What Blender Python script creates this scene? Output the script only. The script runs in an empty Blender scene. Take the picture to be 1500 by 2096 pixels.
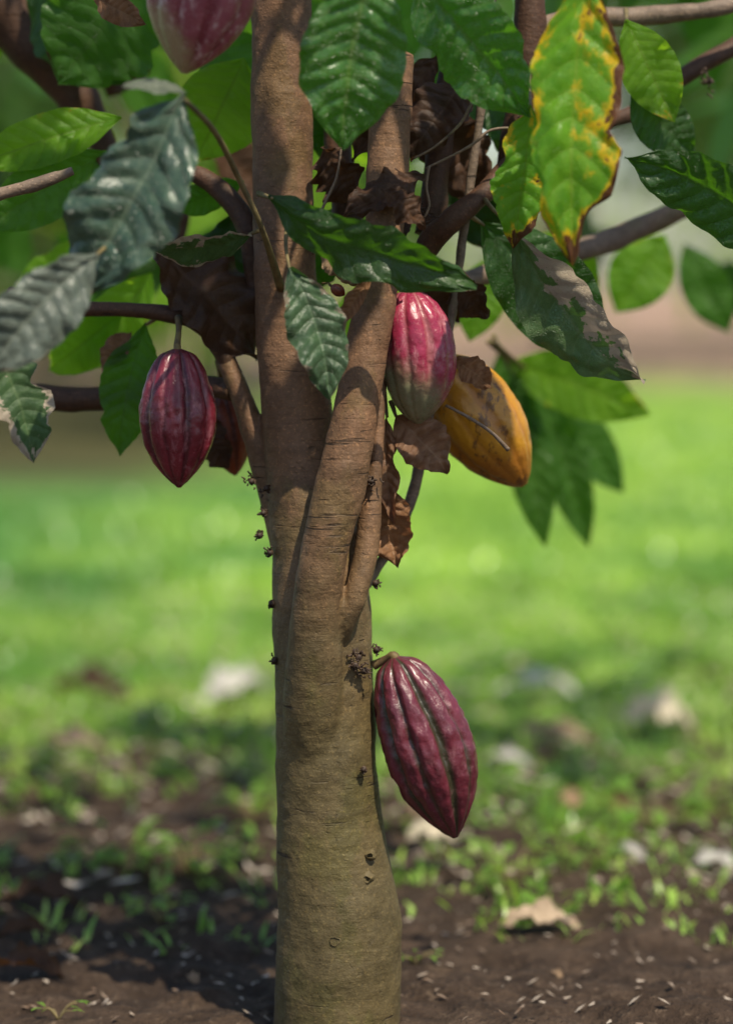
import bpy, math, random
import numpy as np
from mathutils import Vector, Matrix, noise
random.seed(7); rng=np.random.default_rng(5)
scn=bpy.context.scene; col=scn.collection
R=math.radians
# ---------------------------------------------------------------- camera
CAMZ=.87; K=.00055/3; TH=math.atan(498*K)
cam_d=bpy.data.cameras.new('camera'); cam=bpy.data.objects.new('camera',cam_d); col.objects.link(cam)
cam.location=(0,-3,CAMZ); cam.rotation_euler=(R(90)-TH,0,0)
cam_d.sensor_fit='VERTICAL'; cam_d.sensor_height=36; cam_d.lens=18/(1048*K)
cam_d.clip_end=500; cam_d.clip_start=.05
cam_d.dof.use_dof=True; cam_d.dof.focus_distance=2.95; cam_d.dof.aperture_fstop=1.6
scn.camera=cam
FW=Vector((0,math.cos(TH),-math.sin(TH))); UP=Vector((0,math.sin(TH),math.cos(TH))); C0=Vector((0,-3,CAMZ))
def ray(px,py): return FW+Vector((1,0,0))*(px-750)*K+UP*(1048-py)*K
def at(px,py,Y=0.):
    d=ray(px,py); return C0+d*((Y+3)/d.y)
def on_ground(px,py,z=0.):
    d=ray(px,py); return C0+d*((z-CAMZ)/d.z)
def sz(px,Y=0.): return px*K*(Y+3)
# ---------------------------------------------------------------- object helpers
def tag(o,label=None,cat=None,group=None,kind=None):
    if label:o['label']=label
    if cat:o['category']=cat
    if group:o['group']=group
    if kind:o['kind']=kind
    return o
def empty(name,loc,par=None):
    o=bpy.data.objects.new(name,None); col.objects.link(o); o.location=loc; o.empty_display_size=.05
    if par:o.parent=par
    return o
class MB:
    def __init__(s): s.v=[];s.f=[];s.uv=[];s.c=[]
    def add(s,v,f,uv=None,c=None):
        b=len(s.v); s.v+=v; s.f+=[tuple(i+b for i in q) for q in f]
        s.uv+=uv if uv else [(0,0)]*len(v); s.c+=c if c else [(0,0,0,1)]*len(v)
    def build(s,name,mat,parent=None,loc=None,smooth=True):
        me=bpy.data.meshes.new(name)
        off=Vector(loc) if loc is not None else Vector((0,0,0))
        me.from_pydata([tuple(Vector(p)-off) for p in s.v],[],s.f)
        uvl=me.uv_layers.new(name='UVMap'); li=np.zeros(len(me.loops),dtype=np.int32); me.loops.foreach_get('vertex_index',li)
        uvl.data.foreach_set('uv',np.array(s.uv,dtype=np.float32)[li].ravel())
        ca=me.color_attributes.new('pc','FLOAT_COLOR','POINT'); ca.data.foreach_set('color',np.array(s.c,dtype=np.float32).ravel())
        if smooth: me.polygons.foreach_set('use_smooth',[True]*len(me.polygons))
        me.materials.append(mat)
        o=bpy.data.objects.new(name,me); col.objects.link(o)
        if loc is not None:o.location=off
        if parent:
            o.parent=parent
            if loc is not None:o.location=off-wloc(parent)
            else:o.location=-wloc(parent)
        return o
def wloc(o):
    l=Vector(o.location)
    while o.parent: o=o.parent; l+=Vector(o.location)
    return l
def npobj(name,V,F,mat,UV=None,parent=None,smooth=False):
    me=bpy.data.meshes.new(name); n=F.shape[1]
    me.vertices.add(len(V)); me.vertices.foreach_set('co',V.astype(np.float32).ravel())
    me.loops.add(F.size); me.loops.foreach_set('vertex_index',F.astype(np.int32).ravel())
    me.polygons.add(len(F)); me.polygons.foreach_set('loop_start',np.arange(0,F.size,n,dtype=np.int32))
    me.polygons.foreach_set('loop_total',np.full(len(F),n,dtype=np.int32))
    if smooth: me.polygons.foreach_set('use_smooth',np.ones(len(F),dtype=bool))
    if UV is not None:
        u=me.uv_layers.new(name='UVMap'); u.data.foreach_set('uv',UV[F.ravel()].astype(np.float32).ravel())
    me.update(calc_edges=True); me.validate(); me.materials.append(mat)
    o=bpy.data.objects.new(name,me); col.objects.link(o)
    if parent: o.parent=parent; o.location=-wloc(parent)
    return o
def interp(tab,t):
    for (a,b),(c,d) in zip(tab,tab[1:]):
        if t<=c:
            k=(t-a)/(c-a) if c>a else 0
            return b+(d-b)*k
    return tab[-1][1]
def cr(P,n):
    out=[]
    Q=[P[0]]+list(P)+[P[-1]]
    for i in range(1,len(Q)-2):
        a,b,c,d=(np.array(Q[i+k-1],float) for k in range(4))
        for j in range(n):
            t=j/n
            out.append(.5*((2*b)+(-a+c)*t+(2*a-5*b+4*c-d)*t*t+(-a+3*b-3*c+d)*t**3))
    out.append(np.array(P[-1],float)); return out
def tube(mb,pts,n=6,seg=12,nz=0.,nf=30,cap=True,knob=0):
    """pts: (Vector, radius)"""
    P=cr([(*p,r) for p,r in pts],n); L=len(P)
    v=[];f=[]; up=None; uv=[]
    ln=0
    for i,p in enumerate(P):
        a=Vector(P[max(i-1,0)][:3]); b=Vector(P[min(i+1,L-1)][:3]); T=(b-a).normalized()
        if up is None:
            up=T.cross(Vector((0,1,0)))
            if up.length<.1: up=T.cross(Vector((1,0,0)))
            up.normalize()
        up=(up-T*up.dot(T)).normalized(); W=T.cross(up)
        c=Vector(p[:3])
        if i: ln+=(c-Vector(P[i-1][:3])).length
        kb=1+knob*max(0,noise.noise(Vector((ln*25,c.x*3,1.3))))
        for k in range(seg):
            th=2*math.pi*k/seg; d=up*math.cos(th)+W*math.sin(th)
            q=c+d*p[3]*kb
            if nz: q+=d*(noise.noise(q*nf)*nz+noise.noise(q*nf*3)*nz*.35)
            v.append(tuple(q)); uv.append((k/seg,ln))
    for i in range(L-1):
        for k in range(seg):
            a=i*seg+k;b=i*seg+(k+1)%seg
            f.append((a,b,b+seg,a+seg))
    if cap:
        f.append(tuple(range(seg))[::-1]); f.append(tuple((L-1)*seg+k for k in range(seg)))
    mb.add(v,f,uv)
# ---------------------------------------------------------------- material helpers
class NT:
    def __init__(s,name):
        s.m=bpy.data.materials.new(name); s.m.use_nodes=True; s.t=s.m.node_tree; s.t.nodes.clear()
        s.out=s.n('ShaderNodeOutputMaterial')
    def n(s,ty,**k):
        x=s.t.nodes.new(ty)
        for a,b in k.items(): setattr(x,a,b)
        return x
    def put(s,inp,v):
        if isinstance(v,bpy.types.NodeSocket): s.t.links.new(v,inp)
        elif v is not None:
            if isinstance(v,(tuple,list)) and len(v)==3 and inp.type=='RGBA': v=(*v,1)
            inp.default_value=v
    def M(s,op,a,b=None,c=None,clamp=False):
        x=s.n('ShaderNodeMath',operation=op,use_clamp=clamp); s.put(x.inputs[0],a)
        if b is not None:s.put(x.inputs[1],b)
        if c is not None:s.put(x.inputs[2],c)
        return x.outputs[0]
    def ss(s,a,lo,hi,o0=0.,o1=1.):
        x=s.n('ShaderNodeMapRange',interpolation_type='SMOOTHSTEP'); s.put(x.inputs[0],a); s.put(x.inputs[1],lo); s.put(x.inputs[2],hi); s.put(x.inputs[3],o0); s.put(x.inputs[4],o1); return x.outputs[0]
    def mix(s,f,a,b,bt='MIX'):
        x=s.n('ShaderNodeMix',data_type='RGBA',blend_type=bt); s.put(x.inputs[0],f); s.put(x.inputs[6],a); s.put(x.inputs[7],b); return x.outputs[2]
    def noise(s,vec,scale,det=3,rough=.5,dist=0):
        x=s.n('ShaderNodeTexNoise'); s.put(x.inputs['Vector'],vec); x.inputs['Scale'].default_value=scale; x.inputs['Detail'].default_value=det; x.inputs['Roughness'].default_value=rough; x.inputs['Distortion'].default_value=dist; return x.outputs['Fac']
    def vor(s,vec,scale,feat='F1'):
        x=s.n('ShaderNodeTexVoronoi',feature=feat); s.put(x.inputs['Vector'],vec); x.inputs['Scale'].default_value=scale; return x.outputs['Distance']
    def map(s,vec,sc,loc=(0,0,0),rot=(0,0,0)):
        x=s.n('ShaderNodeMapping'); s.put(x.inputs[0],vec); x.inputs['Scale'].default_value=sc; x.inputs['Location'].default_value=loc; x.inputs['Rotation'].default_value=rot; return x.outputs[0]
    def bump(s,h,st,dist,nrm=None):
        x=s.n('ShaderNodeBump'); s.put(x.inputs['Height'],h); x.inputs['Strength'].default_value=st; x.inputs['Distance'].default_value=dist
        if nrm: s.put(x.inputs['Normal'],nrm)
        return x.outputs[0]
    def pr(s,colr,rough=.6,nrm=None,spec=.5,coat=0,crough=.2,sss=0):
        x=s.n('ShaderNodeBsdfPrincipled'); s.put(x.inputs['Base Color'],colr); s.put(x.inputs['Roughness'],rough)
        s.put(x.inputs['Specular IOR Level'],spec); x.inputs['Coat Weight'].default_value=coat; x.inputs['Coat Roughness'].default_value=crough
        if nrm: s.put(x.inputs['Normal'],nrm)
        return x.outputs[0]
    def fin(s,sh): s.t.links.new(sh,s.out.inputs[0]); return s.m
NV=10
def leaf_mat(name,base,dark,vein,tr,trf=.3,rough=.38,brown=.12,bcol=(.16,.07,.025),yellow=0.,ycol=(.55,.42,.02),spec=.5,wash=None,edge=.22,side=0.,bdark=.45,tipb=.18):
    s=NT(name); uvn=s.n('ShaderNodeUVMap').outputs[0]
    sp=s.n('ShaderNodeSeparateXYZ'); s.put(sp.inputs[0],uvn); u,v=sp.outputs[0],sp.outputs[1]
    oi=s.n('ShaderNodeObjectInfo').outputs['Random']
    a=s.M('ABSOLUTE',s.M('MULTIPLY_ADD',u,2,-1))
    q=s.M('MULTIPLY',s.M('SUBTRACT',v,s.M('MULTIPLY',s.M('POWER',a,1.3),.13)),NV)
    fr=s.M('MULTIPLY',s.M('ABSOLUTE',s.M('SUBTRACT',s.M('FRACT',q),.5)),2)
    vein1=s.ss(fr,.88,1.0); mid=s.ss(a,.06,.015)
    vm=s.M('MAXIMUM',s.M('MULTIPLY',vein1,.7),mid)
    comb=s.n('ShaderNodeCombineXYZ'); s.put(comb.inputs[0],s.M('MULTIPLY',u,1.)); s.put(comb.inputs[1],s.M('MULTIPLY',v,2.4)); s.put(comb.inputs[2],s.M('MULTIPLY',oi,37.))
    vec=comb.outputs[0]
    n1=s.noise(vec,2.5,4,.6); n2=s.noise(vec,14,4,.6)
    tert=s.ss(s.vor(vec,30,'DISTANCE_TO_EDGE'),.0,.08)
    c=s.mix(s.ss(n1,.35,.65),dark,base)
    c=s.mix(s.M('MULTIPLY',s.ss(n2,.4,.75),.35),c,vein)
    c=s.mix(s.M('MULTIPLY',s.M('SUBTRACT',1.,tert),.35),c,vein)
    c=s.mix(s.M('MULTIPLY',vm,.6),c,vein)
    tc=tr
    if yellow>0:
        ym=s.ss(s.M('ADD',s.M('MULTIPLY',s.M('POWER',a,2.),.2),s.M('ADD',s.M('MULTIPLY',n1,1.3),s.M('MULTIPLY',n2,.3))),1.15-yellow*.5,1.32-yellow*.5)
        c=s.mix(ym,c,ycol); tc=s.mix(ym,tr,ycol)
    if brown>0:
        n3=s.noise(s.map(vec,(1,1,1),(3.3,7.1,0)),2.2,5,.62)
        e=s.M('ADD',s.M('MULTIPLY',s.M('POWER',a,3.),edge),s.M('ADD',s.M('MULTIPLY_ADD',n3,1.3,-.15),s.M('MULTIPLY',s.ss(v,.72,1.),tipb)))
        if side: e=s.M('ADD',e,s.M('MULTIPLY',s.M('SUBTRACT',u,.5),side))
        bm=s.ss(e,1.05-brown*.5,1.08-brown*.5)
        if yellow>0:
            halo=s.ss(e,.93-brown*.5,1.05-brown*.5); c=s.mix(s.M('MULTIPLY',halo,.9),c,ycol); tc=s.mix(halo,tc,ycol)
        bc=s.mix(n2,bcol,tuple(x*bdark for x in bcol))
        c=s.mix(bm,c,bc); tc=s.mix(bm,tc,tuple(x*.8 for x in bcol))
    c=s.mix(s.M('MULTIPLY',s.ss(oi,.0,1.),.4),c,s.mix(1.,c,(1.4,1.15,.6),'MULTIPLY'))
    h=s.M('ADD',s.M('MULTIPLY',s.M('POWER',s.M('SUBTRACT',1.,fr),.5),.5),s.M('MULTIPLY',tert,.3))
    h=s.M('ADD',h,s.M('MULTIPLY',n2,.5))
    nb=s.bump(h,.7,.003)
    p=s.pr(c,s.M('MULTIPLY_ADD',n2,.35,rough-.15),nb,spec)
    t=s.n('ShaderNodeBsdfTranslucent'); s.put(t.inputs[0],s.mix(s.M('MULTIPLY',vm,.6),tc,tuple(x*.5 for x in tr))); s.put(t.inputs[1],nb)
    m=s.n('ShaderNodeMixShader'); m.inputs[0].default_value=trf; s.put(m.inputs[1],p); s.put(m.inputs[2],t.outputs[0])
    return s.fin(m.outputs[0])
LM={
 'dark':leaf_mat('leaf dark green',(.03,.09,.02),(.017,.05,.014),(.075,.165,.045),(.12,.34,.01),.36,.34,brown=.25,spec=.7),
 'deep':leaf_mat('leaf green with painted shade',(.018,.05,.012),(.011,.028,.008),(.04,.08,.025),(.06,.16,.01),.25,.4,brown=.35),  # canopy shade painted in as a darker copy of the leaf green
 'teal':leaf_mat('leaf bluish green',(.045,.105,.075),(.024,.06,.045),(.13,.2,.14),(.04,.12,.02),.15,.3,spec=1.,brown=.25,bcol=(.1,.09,.05)),  # sky reflection painted into the base colour as a bluish tone
 'grey':leaf_mat('leaf grey green',(.14,.18,.15),(.08,.11,.09),(.23,.27,.22),(.05,.1,.02),.15,.4,spec=1.,brown=.3,bcol=(.3,.25,.16)),
 'quilt':leaf_mat('leaf glossy green',(.05,.18,.03),(.022,.105,.02),(.18,.34,.06),(.2,.58,.02),.42,.24,spec=1.,brown=.2),
 'bright':leaf_mat('leaf bright green',(.15,.38,.012),(.07,.26,.008),(.26,.46,.03),(.32,.72,.02),.45,.42,yellow=.36,ycol=(.85,.58,.008),brown=.66,bcol=(.2,.075,.025),edge=.2,side=-.34,tipb=.34),  # backlit glow painted in as a raised base colour
 'lime':leaf_mat('leaf green with painted sun',(.14,.31,.015),(.06,.18,.01),(.21,.38,.04),(.45,.8,.03),.58,.42,yellow=.1,brown=.25),  # sunlight painted in as a brighter copy of the leaf green
 'mid':leaf_mat('leaf mid green',(.05,.15,.018),(.028,.09,.012),(.1,.22,.04),(.2,.5,.02),.45,.38,brown=.3),
 'patchy':leaf_mat('leaf green with tan blotches',(.10,.19,.08),(.06,.13,.05),(.19,.28,.14),(.1,.24,.03),.25,.42,brown=.82,bcol=(.5,.42,.35),spec=.7,side=-.55,bdark=.7),
 'spot':leaf_mat('leaf green with small tan blotches',(.06,.13,.05),(.035,.08,.03),(.16,.25,.12),(.1,.24,.03),.25,.36,brown=.6,bcol=(.3,.24,.16),spec=.8),
 'tan':leaf_mat('leaf with dry tan margin',(.06,.13,.04),(.04,.09,.03),(.14,.22,.08),(.1,.2,.03),.25,.5,brown=.74,bcol=(.55,.45,.33),edge=.42,side=.3,bdark=.7),
 'dry':leaf_mat('dry brown leaf',(.34,.18,.1),(.18,.09,.05),(.44,.27,.16),(.35,.14,.06),.3,.5,brown=.15,bcol=(.1,.05,.03)),
 'dryd':leaf_mat('dark dry leaf',(.085,.04,.02),(.04,.019,.01),(.13,.065,.035),(.16,.065,.02),.25,.5),
 'pale':leaf_mat('bleached dead leaf',(.76,.73,.67),(.58,.54,.49),(.74,.7,.64),(.4,.34,.26),.15,.5,brown=.15),
 'palet':leaf_mat('tan dead leaf',(.46,.33,.24),(.3,.2,.13),(.54,.42,.32),(.4,.25,.14),.2,.55,brown=.2),
 'beige':leaf_mat('beige dead leaf',(.58,.47,.4),(.42,.33,.27),(.62,.53,.46),(.4,.3,.2),.15,.55,brown=.15),
}
def bark_mat(name,top,low,dark,zlo=.35,zhi=.75,fine=1.,crack=1.):
    s=NT(name); tc=s.n('ShaderNodeTexCoord').outputs['Object']
    sp=s.n('ShaderNodeSeparateXYZ'); s.put(sp.inputs[0],tc)
    n1=s.noise(tc,9,5,.6); n2=s.noise(tc,110*fine,5,.65); n3=s.noise(s.map(tc,(7,7,60)),1.,4,.6,.3)
    nf=s.noise(tc,330,3,.6)
    sk=s.ss(s.noise(tc,8,3,.6),.5,.62)
    cr_=s.noise(s.map(tc,(16,16,210)),1.,3,.55,.4)
    cm=s.M('MULTIPLY',s.ss(cr_,.62,.67),sk)
    cr2=s.noise(s.map(tc,(90,90,260),(3,1,2)),1.,3,.6,.5); cm2=s.M('MULTIPLY',s.ss(cr2,.66,.72,0.,.7),s.ss(n1,.45,.6))
    crv=s.noise(s.map(tc,(120,120,90)),1.,4,.6,.8); cv=s.M('MULTIPLY',s.ss(crv,.62,.7),.5)
    zf=s.ss(s.M('ADD',sp.outputs[2],s.M('MULTIPLY_ADD',n1,.4,-.2)),zlo,zhi)
    nb0=s.noise(tc,24,5,.65); ng=s.noise(s.map(tc,(1,1,.7),(5,5,5)),14,5,.65)
    c=s.mix(zf,low,top)
    c=s.mix(s.ss(n1,.38,.62,0.,.55),c,s.mix(1.,c,(1.4,1.33,1.22),'MULTIPLY'))
    c=s.mix(s.ss(ng,.52,.62,0.,.5),c,s.mix(1.,c,(.75,.9,.6),'MULTIPLY'))
    c=s.mix(s.ss(nb0,.5,.6,0.,.45),c,s.mix(1.,c,(.6,.6,.58),'MULTIPLY'))
    c=s.mix(s.ss(n2,.42,.6,0.,.4),c,s.mix(1.,c,(.58,.55,.52),'MULTIPLY'))
    c=s.mix(s.ss(nf,.56,.68,0.,.65),c,s.mix(1.,c,(2.,1.9,1.7),'MULTIPLY'))
    c=s.mix(s.ss(n3,.58,.7,0.,.22),c,dark)
    c=s.mix(s.M('MULTIPLY',cm,.85*crack),c,dark); c=s.mix(s.M('MULTIPLY',cm2,.8*crack),c,dark); c=s.mix(cv,c,s.mix(1.,c,(.65,.65,.65),'MULTIPLY'))
    h=s.M('ADD',s.M('MULTIPLY',n2,.4),s.M('ADD',s.M('MULTIPLY',n3,.5),s.M('MULTIPLY',nf,.22)))
    h=s.M('ADD',h,s.M('MULTIPLY',nb0,.6))
    h=s.M('SUBTRACT',h,s.M('MULTIPLY',cm,.8*crack)); h=s.M('SUBTRACT',h,s.M('MULTIPLY',cm2,.5)); h=s.M('SUBTRACT',h,s.M('MULTIPLY',cv,.25))
    nb=s.bump(h,.9,.0032)
    return s.fin(s.pr(c,.6,nb,.4))
BARK=bark_mat('trunk bark',(.2,.11,.06),(.125,.094,.04),(.035,.022,.013))
BRD=bark_mat('dark branch bark',(.08,.038,.02),(.08,.038,.02),(.02,.012,.01))
BRG=bark_mat('grey branch bark',(.2,.145,.105),(.16,.12,.09),(.05,.035,.025))
def simple(name,c1,c2,sc=30,rough=.6,bd=.001,spec=.4,trans=0):
    s=NT(name); tc=s.n('ShaderNodeTexCoord').outputs['Object']; n=s.noise(tc,sc,4,.6)
    return s.fin(s.pr(s.mix(s.ss(n,.35,.65),c1,c2),rough,s.bump(n,.6,bd),spec))
STALK=simple('leaf stalk',(.22,.17,.07),(.13,.1,.045),60)
PSTALK=simple('pod stalk',(.2,.14,.05),(.1,.06,.03),80)
TUFT=simple('dry flower tuft',(.085,.05,.03),(.035,.02,.012),90)
def pod_mat(name,ridge,alt,fur,tip,tipamt,rough=.3,spots=0.,spotc=(.05,.02,.01),pale=(.5,.25,.25),palea=.15):
    s=NT(name); at_=s.n('ShaderNodeAttribute',attribute_name='pc'); sp=s.n('ShaderNodeSeparateColor'); s.put(sp.inputs[0],at_.outputs['Color'])
    f,t,xs=sp.outputs[0],sp.outputs[1],sp.outputs[2]; tc=s.n('ShaderNodeTexCoord').outputs['Object']
    n1=s.noise(tc,28,5,.6); n2=s.noise(tc,130,5,.65); n3=s.noise(s.map(tc,(1,1,.35)),110,4,.7)
    c=s.mix(s.ss(n1,.35,.65),ridge,alt)
    c=s.mix(s.ss(s.M('ADD',f,s.M('MULTIPLY_ADD',n1,.5,-.25)),.25,.85,0.,.9),c,fur)
    c=s.mix(s.ss(n3,.52,.7,0.,palea*2.2),c,pale)
    if tipamt>0:
        tt=s.M('ADD',t,s.M('MULTIPLY',s.M('SUBTRACT',.5,xs),.35))
        c=s.mix(s.ss(s.M('ADD',tt,s.M('MULTIPLY_ADD',n1,.45,-.22)),1.-tipamt,1.12-tipamt*.6,0.,.92),c,tip)
    if spots>0:
        sn=s.noise(s.map(tc,(1,1,.6)),34,6,.72)
        c=s.mix(s.ss(sn,.68-spots*.12,.74-spots*.12,0.,.85),c,spotc)
    lent=s.ss(s.vor(tc,190),.0,.35,1.,0.)
    c=s.mix(s.M('MULTIPLY',lent,.22),c,pale)
    h=s.M('ADD',s.M('MULTIPLY',n2,.6),s.M('MULTIPLY',n1,.6))
    nb=s.bump(h,.7,.003)
    return s.fin(s.pr(c,s.M('MULTIPLY_ADD',n2,.35,rough-.15),nb,.6,.25,.22))
def pod(label,top,tip,Wd,mat,stalk_to,seed=0,depth=.1,wob=.05,bend=0.,prof=None,spin=0.,srad=.0045,group=None):
    prof=prof or [(0,.0),(.01,.2),(.03,.36),(.08,.55),(.16,.74),(.28,.9),(.4,.98),(.5,1),(.6,.965),(.7,.86),(.8,.69),(.89,.46),(.95,.27),(.985,.13),(1,.02)]
    root=empty('cacao_pod',top); tag(root,label,'cacao pod',group)
    ax=tip-top; L=ax.length; ax.normalize()
    X=ax.cross(Vector((0,1,0))).normalized(); Y=ax.cross(X)
    nt,ns=110,180; v=[];f=[];c=[]
    for i in range(nt+1):
        t=i/nt; tt=.5-.5*math.cos(math.pi*t)
        r=sum(interp(prof,min(max(tt+o,0),1)) for o in(-.02,-.01,0,.01,.02))/5*Wd/2
        if i==0 or i==nt: r=.0005
        fade=min(1,tt/.05)*min(1,(1-tt)/.04)*(.85+.35*(1-tt))
        for k in range(ns):
            th=2*math.pi*k/ns+spin+.2*(noise.noise(Vector((tt*1.8,seed,0))))
            wv=th+.04*noise.noise(Vector((tt*7,math.cos(th)*1.5,math.sin(th)*1.5+seed)))
            d1=abs((wv/(2*math.pi/5))%1-.5)*2   # 1 at deep furrow
            d2=abs((wv/(2*math.pi/5)+.5)%1-.5)*2
            g=math.exp(-((1-d1)/.22)**2)+.65*math.exp(-((1-d2)/.17)**2)
            p0=Vector((math.cos(th)*2.3,math.sin(th)*2.3,tt*7+seed))
            w=noise.noise(p0*1.3)*wob*.6+noise.noise(p0*3.2)*wob*.35+abs(noise.noise(p0*6))*wob*.25
            rr=r*(1+.045-depth*g*fade+w*fade)
            off=X*(bend*L*4*tt*(1-tt))
            q=ax*(tt*L)+X*(rr*math.cos(th))+Y*(rr*math.sin(th))+off
            v.append(tuple(q)); c.append((min(g,1),tt,.5+.5*math.cos(th),1))
    for i in range(nt):
        for k in range(ns):
            a=i*ns+k;b=i*ns+(k+1)%ns
            f.append((a,a+ns,b+ns,b))
    mb=MB(); mb.add(v,f,None,c); h=mb.build('husk',mat,None); h.parent=root
    mb=MB(); s2=stalk_to
    mid=(top+s2)/2+Vector((.001,0,.002))
    tube(mb,[(top+ax*.006,srad*1.3),(top-ax*.002,srad*1.2),(mid,srad*.9),(s2,srad*1.3)],5,10,.0006,120)
    mb.build('stalk',PSTALK,root)
    return root
# ---------------------------------------------------------------- leaves
PROF=[(0,.03),(.04,.16),(.1,.38),(.2,.68),(.32,.9),(.45,1),(.57,.99),(.7,.86),(.8,.66),(.88,.43),(.94,.22),(.97,.12),(1,.0)]
def leaf_geo(L,W,fold=.25,bow=.06,side=0.,wave=.05,quilt=1.,rag=0.,nl=90,nw=24,seed=0.,curl=0.,twist=0.,rum=.05,sbend=0.):
    v=[];f=[];uv=[]
    for i in range(nl+1):
        t=i/nl
        w0=(interp(PROF,max(t-.015,0))+interp(PROF,t)+interp(PROF,min(t+.015,1)))/3*W/2
        if i==nl:w0=.0003
        tw=twist*t
        for j in range(nw+1):
            s=j/nw*2-1; a=abs(s); sg=1 if s>=0 else -1
            e=1.
            if rag: e-=rag*(max(0,noise.noise(Vector((t*6,sg*3+seed,seed))))*1.6+.3*max(0,noise.noise(Vector((t*26,sg*3,seed)))))*a
            w=w0*e
            x=s*w; z=a*w*math.tan(fold)*(1-.35*a)
            if curl:
                ang=a*curl; x=sg*w*math.sin(ang)/curl; z+=w*(1-math.cos(ang))/curl
            vt=t+.014*noise.noise(Vector((t*5,sg*2+seed*1.7,0)))+.006*sg*min(1,a*3)*math.sin(seed*9)
            q=(vt-.13*a**1.3)*NV
            qv=.7+.6*noise.noise(Vector((t*4,s*2,seed+4)))
            z+=quilt*.0034*(L/.25)*qv*(abs(math.sin(math.pi*q))**.6)*min(1,a*5)*min(1,(1-a)*3.5+.25)*min(1,w0/(W*.15))
            z+=quilt*.0011*(L/.25)*noise.noise(Vector((t*30,s*9,seed)))*min(1,a*5)
            z+=wave*W*a*a*math.sin(t*15+seed*3+sg*1.3)+wave*.4*W*a**3*math.sin(t*41+seed*5+sg)
            z+=rum*W*(noise.noise(Vector((t*3.3,s*1.1,seed)))*1.2+noise.noise(Vector((t*8,s*3,seed)))*.4)
            if tw: x,z=x*math.cos(tw)-z*math.sin(tw),x*math.sin(tw)+z*math.cos(tw)
            x+=side*L*4*t*(1-t)+sbend*L*math.sin(2*math.pi*t)
            z+=bow*L*4*t*(1-t)
            v.append((x,t*L,z)); uv.append((j/nw,vt))
    for i in range(nl):
        for j in range(nw):
            a=i*(nw+1)+j; f.append((a,a+1,a+nw+2,a+nw+1))
    return v,f,uv
def leaf_matrix(B,T,roll):
    Y=(T-B).normalized(); Z=(C0-B); Z=(Z-Y*Z.dot(Y)).normalized(); X=Y.cross(Z)
    M=Matrix((X,Y,Z)).transposed().to_4x4()
    M=M@Matrix.Rotation(roll,4,'Y'); M.translation=B
    return M
tree=empty('cacao_tree',at(690,2110,0)*1); tree.location.z=0
tag(tree,'cacao tree with forked brown trunk and big ribbed leaves','tree')
def leaf(base,tip,W,mat,roll=0,stalk=None,label=None,parent=tree,name='leaf',top=None,srad=.0022,**k):
    """base/tip = (px,py,Y)"""
    B=at(*base);T=at(*tip); L=(T-B).length; Ws=sz(W,(base[2]+tip[2])/2)
    k.setdefault('seed',random.random()*9)
    v,f,uv=leaf_geo(L,Ws,**k)
    mb=MB(); mb.add(v,f,uv); o=mb.build(name,LM[mat])
    M=leaf_matrix(B,T,R(roll))
    if parent is not None:
        o.parent=parent; M.translation=B-wloc(parent)
    o.matrix_local=M
    if label:o['label']=label
    if stalk is not None:
        Sp=[at(*p) for p in stalk]
        Mi=leaf_matrix(B,T,R(roll)).inverted()
        pts=[(Mi@B+Vector((0,L*.02,-.0005)),srad*.8)]+[(Mi@p,srad) for p in Sp]; pts[-1]=(pts[-1][0],srad*1.6)
        mb=MB(); tube(mb,pts,6,8); s=mb.build('leaf_stalk',STALK); s.parent=o
    return o
# ---------------------------------------------------------------- trunk
def P(px,py,Y,r): return (at(px,py,Y),sz(r,Y))
mb=MB()
tube(mb,[P(690,2330,0,165),P(690,2200,0,146),P(690,2096,0,133),P(694,1960,0,131),P(692,1860,0,127),P(680,1740,0,114),P(669,1600,0,106),P(664,1450,0.,103),P(660,1300,.005,102),P(655,1170,.01,99),P(642,1050,.02,91),P(618,930,.03,78),P(600,780,.035,70),P(584,600,.04,64),P(579,400,.045,62),P(577,200,.05,62),P(575,-50,.055,62),P(570,-350,.06,60),P(540,-800,.1,50),P(500,-1300,.15,38)],8,48,.002,12)
tube(mb,[P(652,1600,-.01,68),P(645,1480,-.03,66),P(643,1380,-.045,60),P(645,1270,-.058,52),P(655,1180,-.066,49),P(673,1090,-.068,49),P(696,1000,-.067,51),P(716,900,-.063,50),P(736,800,-.058,47),P(754,700,-.052,44),P(773,600,-.044,40),P(786,500,-.035,39),P(793,350,-.02,42),P(799,220,-.01,43),P(806,110,0,43)],8,40,.0014,10)
tube(mb,[P(615,1190,.02,45),P(588,1080,.03,44),P(552,985,.04,30),P(518,880,.05,25),P(490,800,.055,23),P(462,735,.06,21)],8,32,.0018,14)
tube(mb,[P(686,1370,-.02,14),P(702,1285,-.046,22),P(725,1225,-.054,24),P(743,1160,-.05,24)],8,24,.001,14)
tr=mb.build('trunk',BARK,tree)
md=tr.modifiers.new('r','REMESH'); md.mode='VOXEL'; md.voxel_size=.0025; md.use_smooth_shade=True
sm=tr.modifiers.new('s','SMOOTH'); sm.iterations=7; sm.factor=.5
tx=bpy.data.textures.new('lumps','CLOUDS'); tx.noise_scale=.035; tx.noise_depth=3
dm=tr.modifiers.new('d','DISPLACE'); dm.texture=tx; dm.strength=.004; dm.texture_coords='GLOBAL'; dm.mid_level=.5
def branch(pts,mat,label=None,nz=.0015,knob=.25,seg=16):
    mb=MB(); tube(mb,[P(*p) for p in pts],8,seg,nz,45,True,knob)
    o=mb.build('branch',mat,tree)
    if label:o['label']=label
    return o
branch([(700,1290,-.035,16),(725,1225,-.054,23),(745,1150,-.047,25),(757,1060,-.04,23),(766,970,-.038,16),(774,880,-.033,13),(782,780,-.02,10),(795,700,.02,8)],BARK,'short side branch rising from the crotch of the leaning stem',knob=.1,nz=.001)
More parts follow.
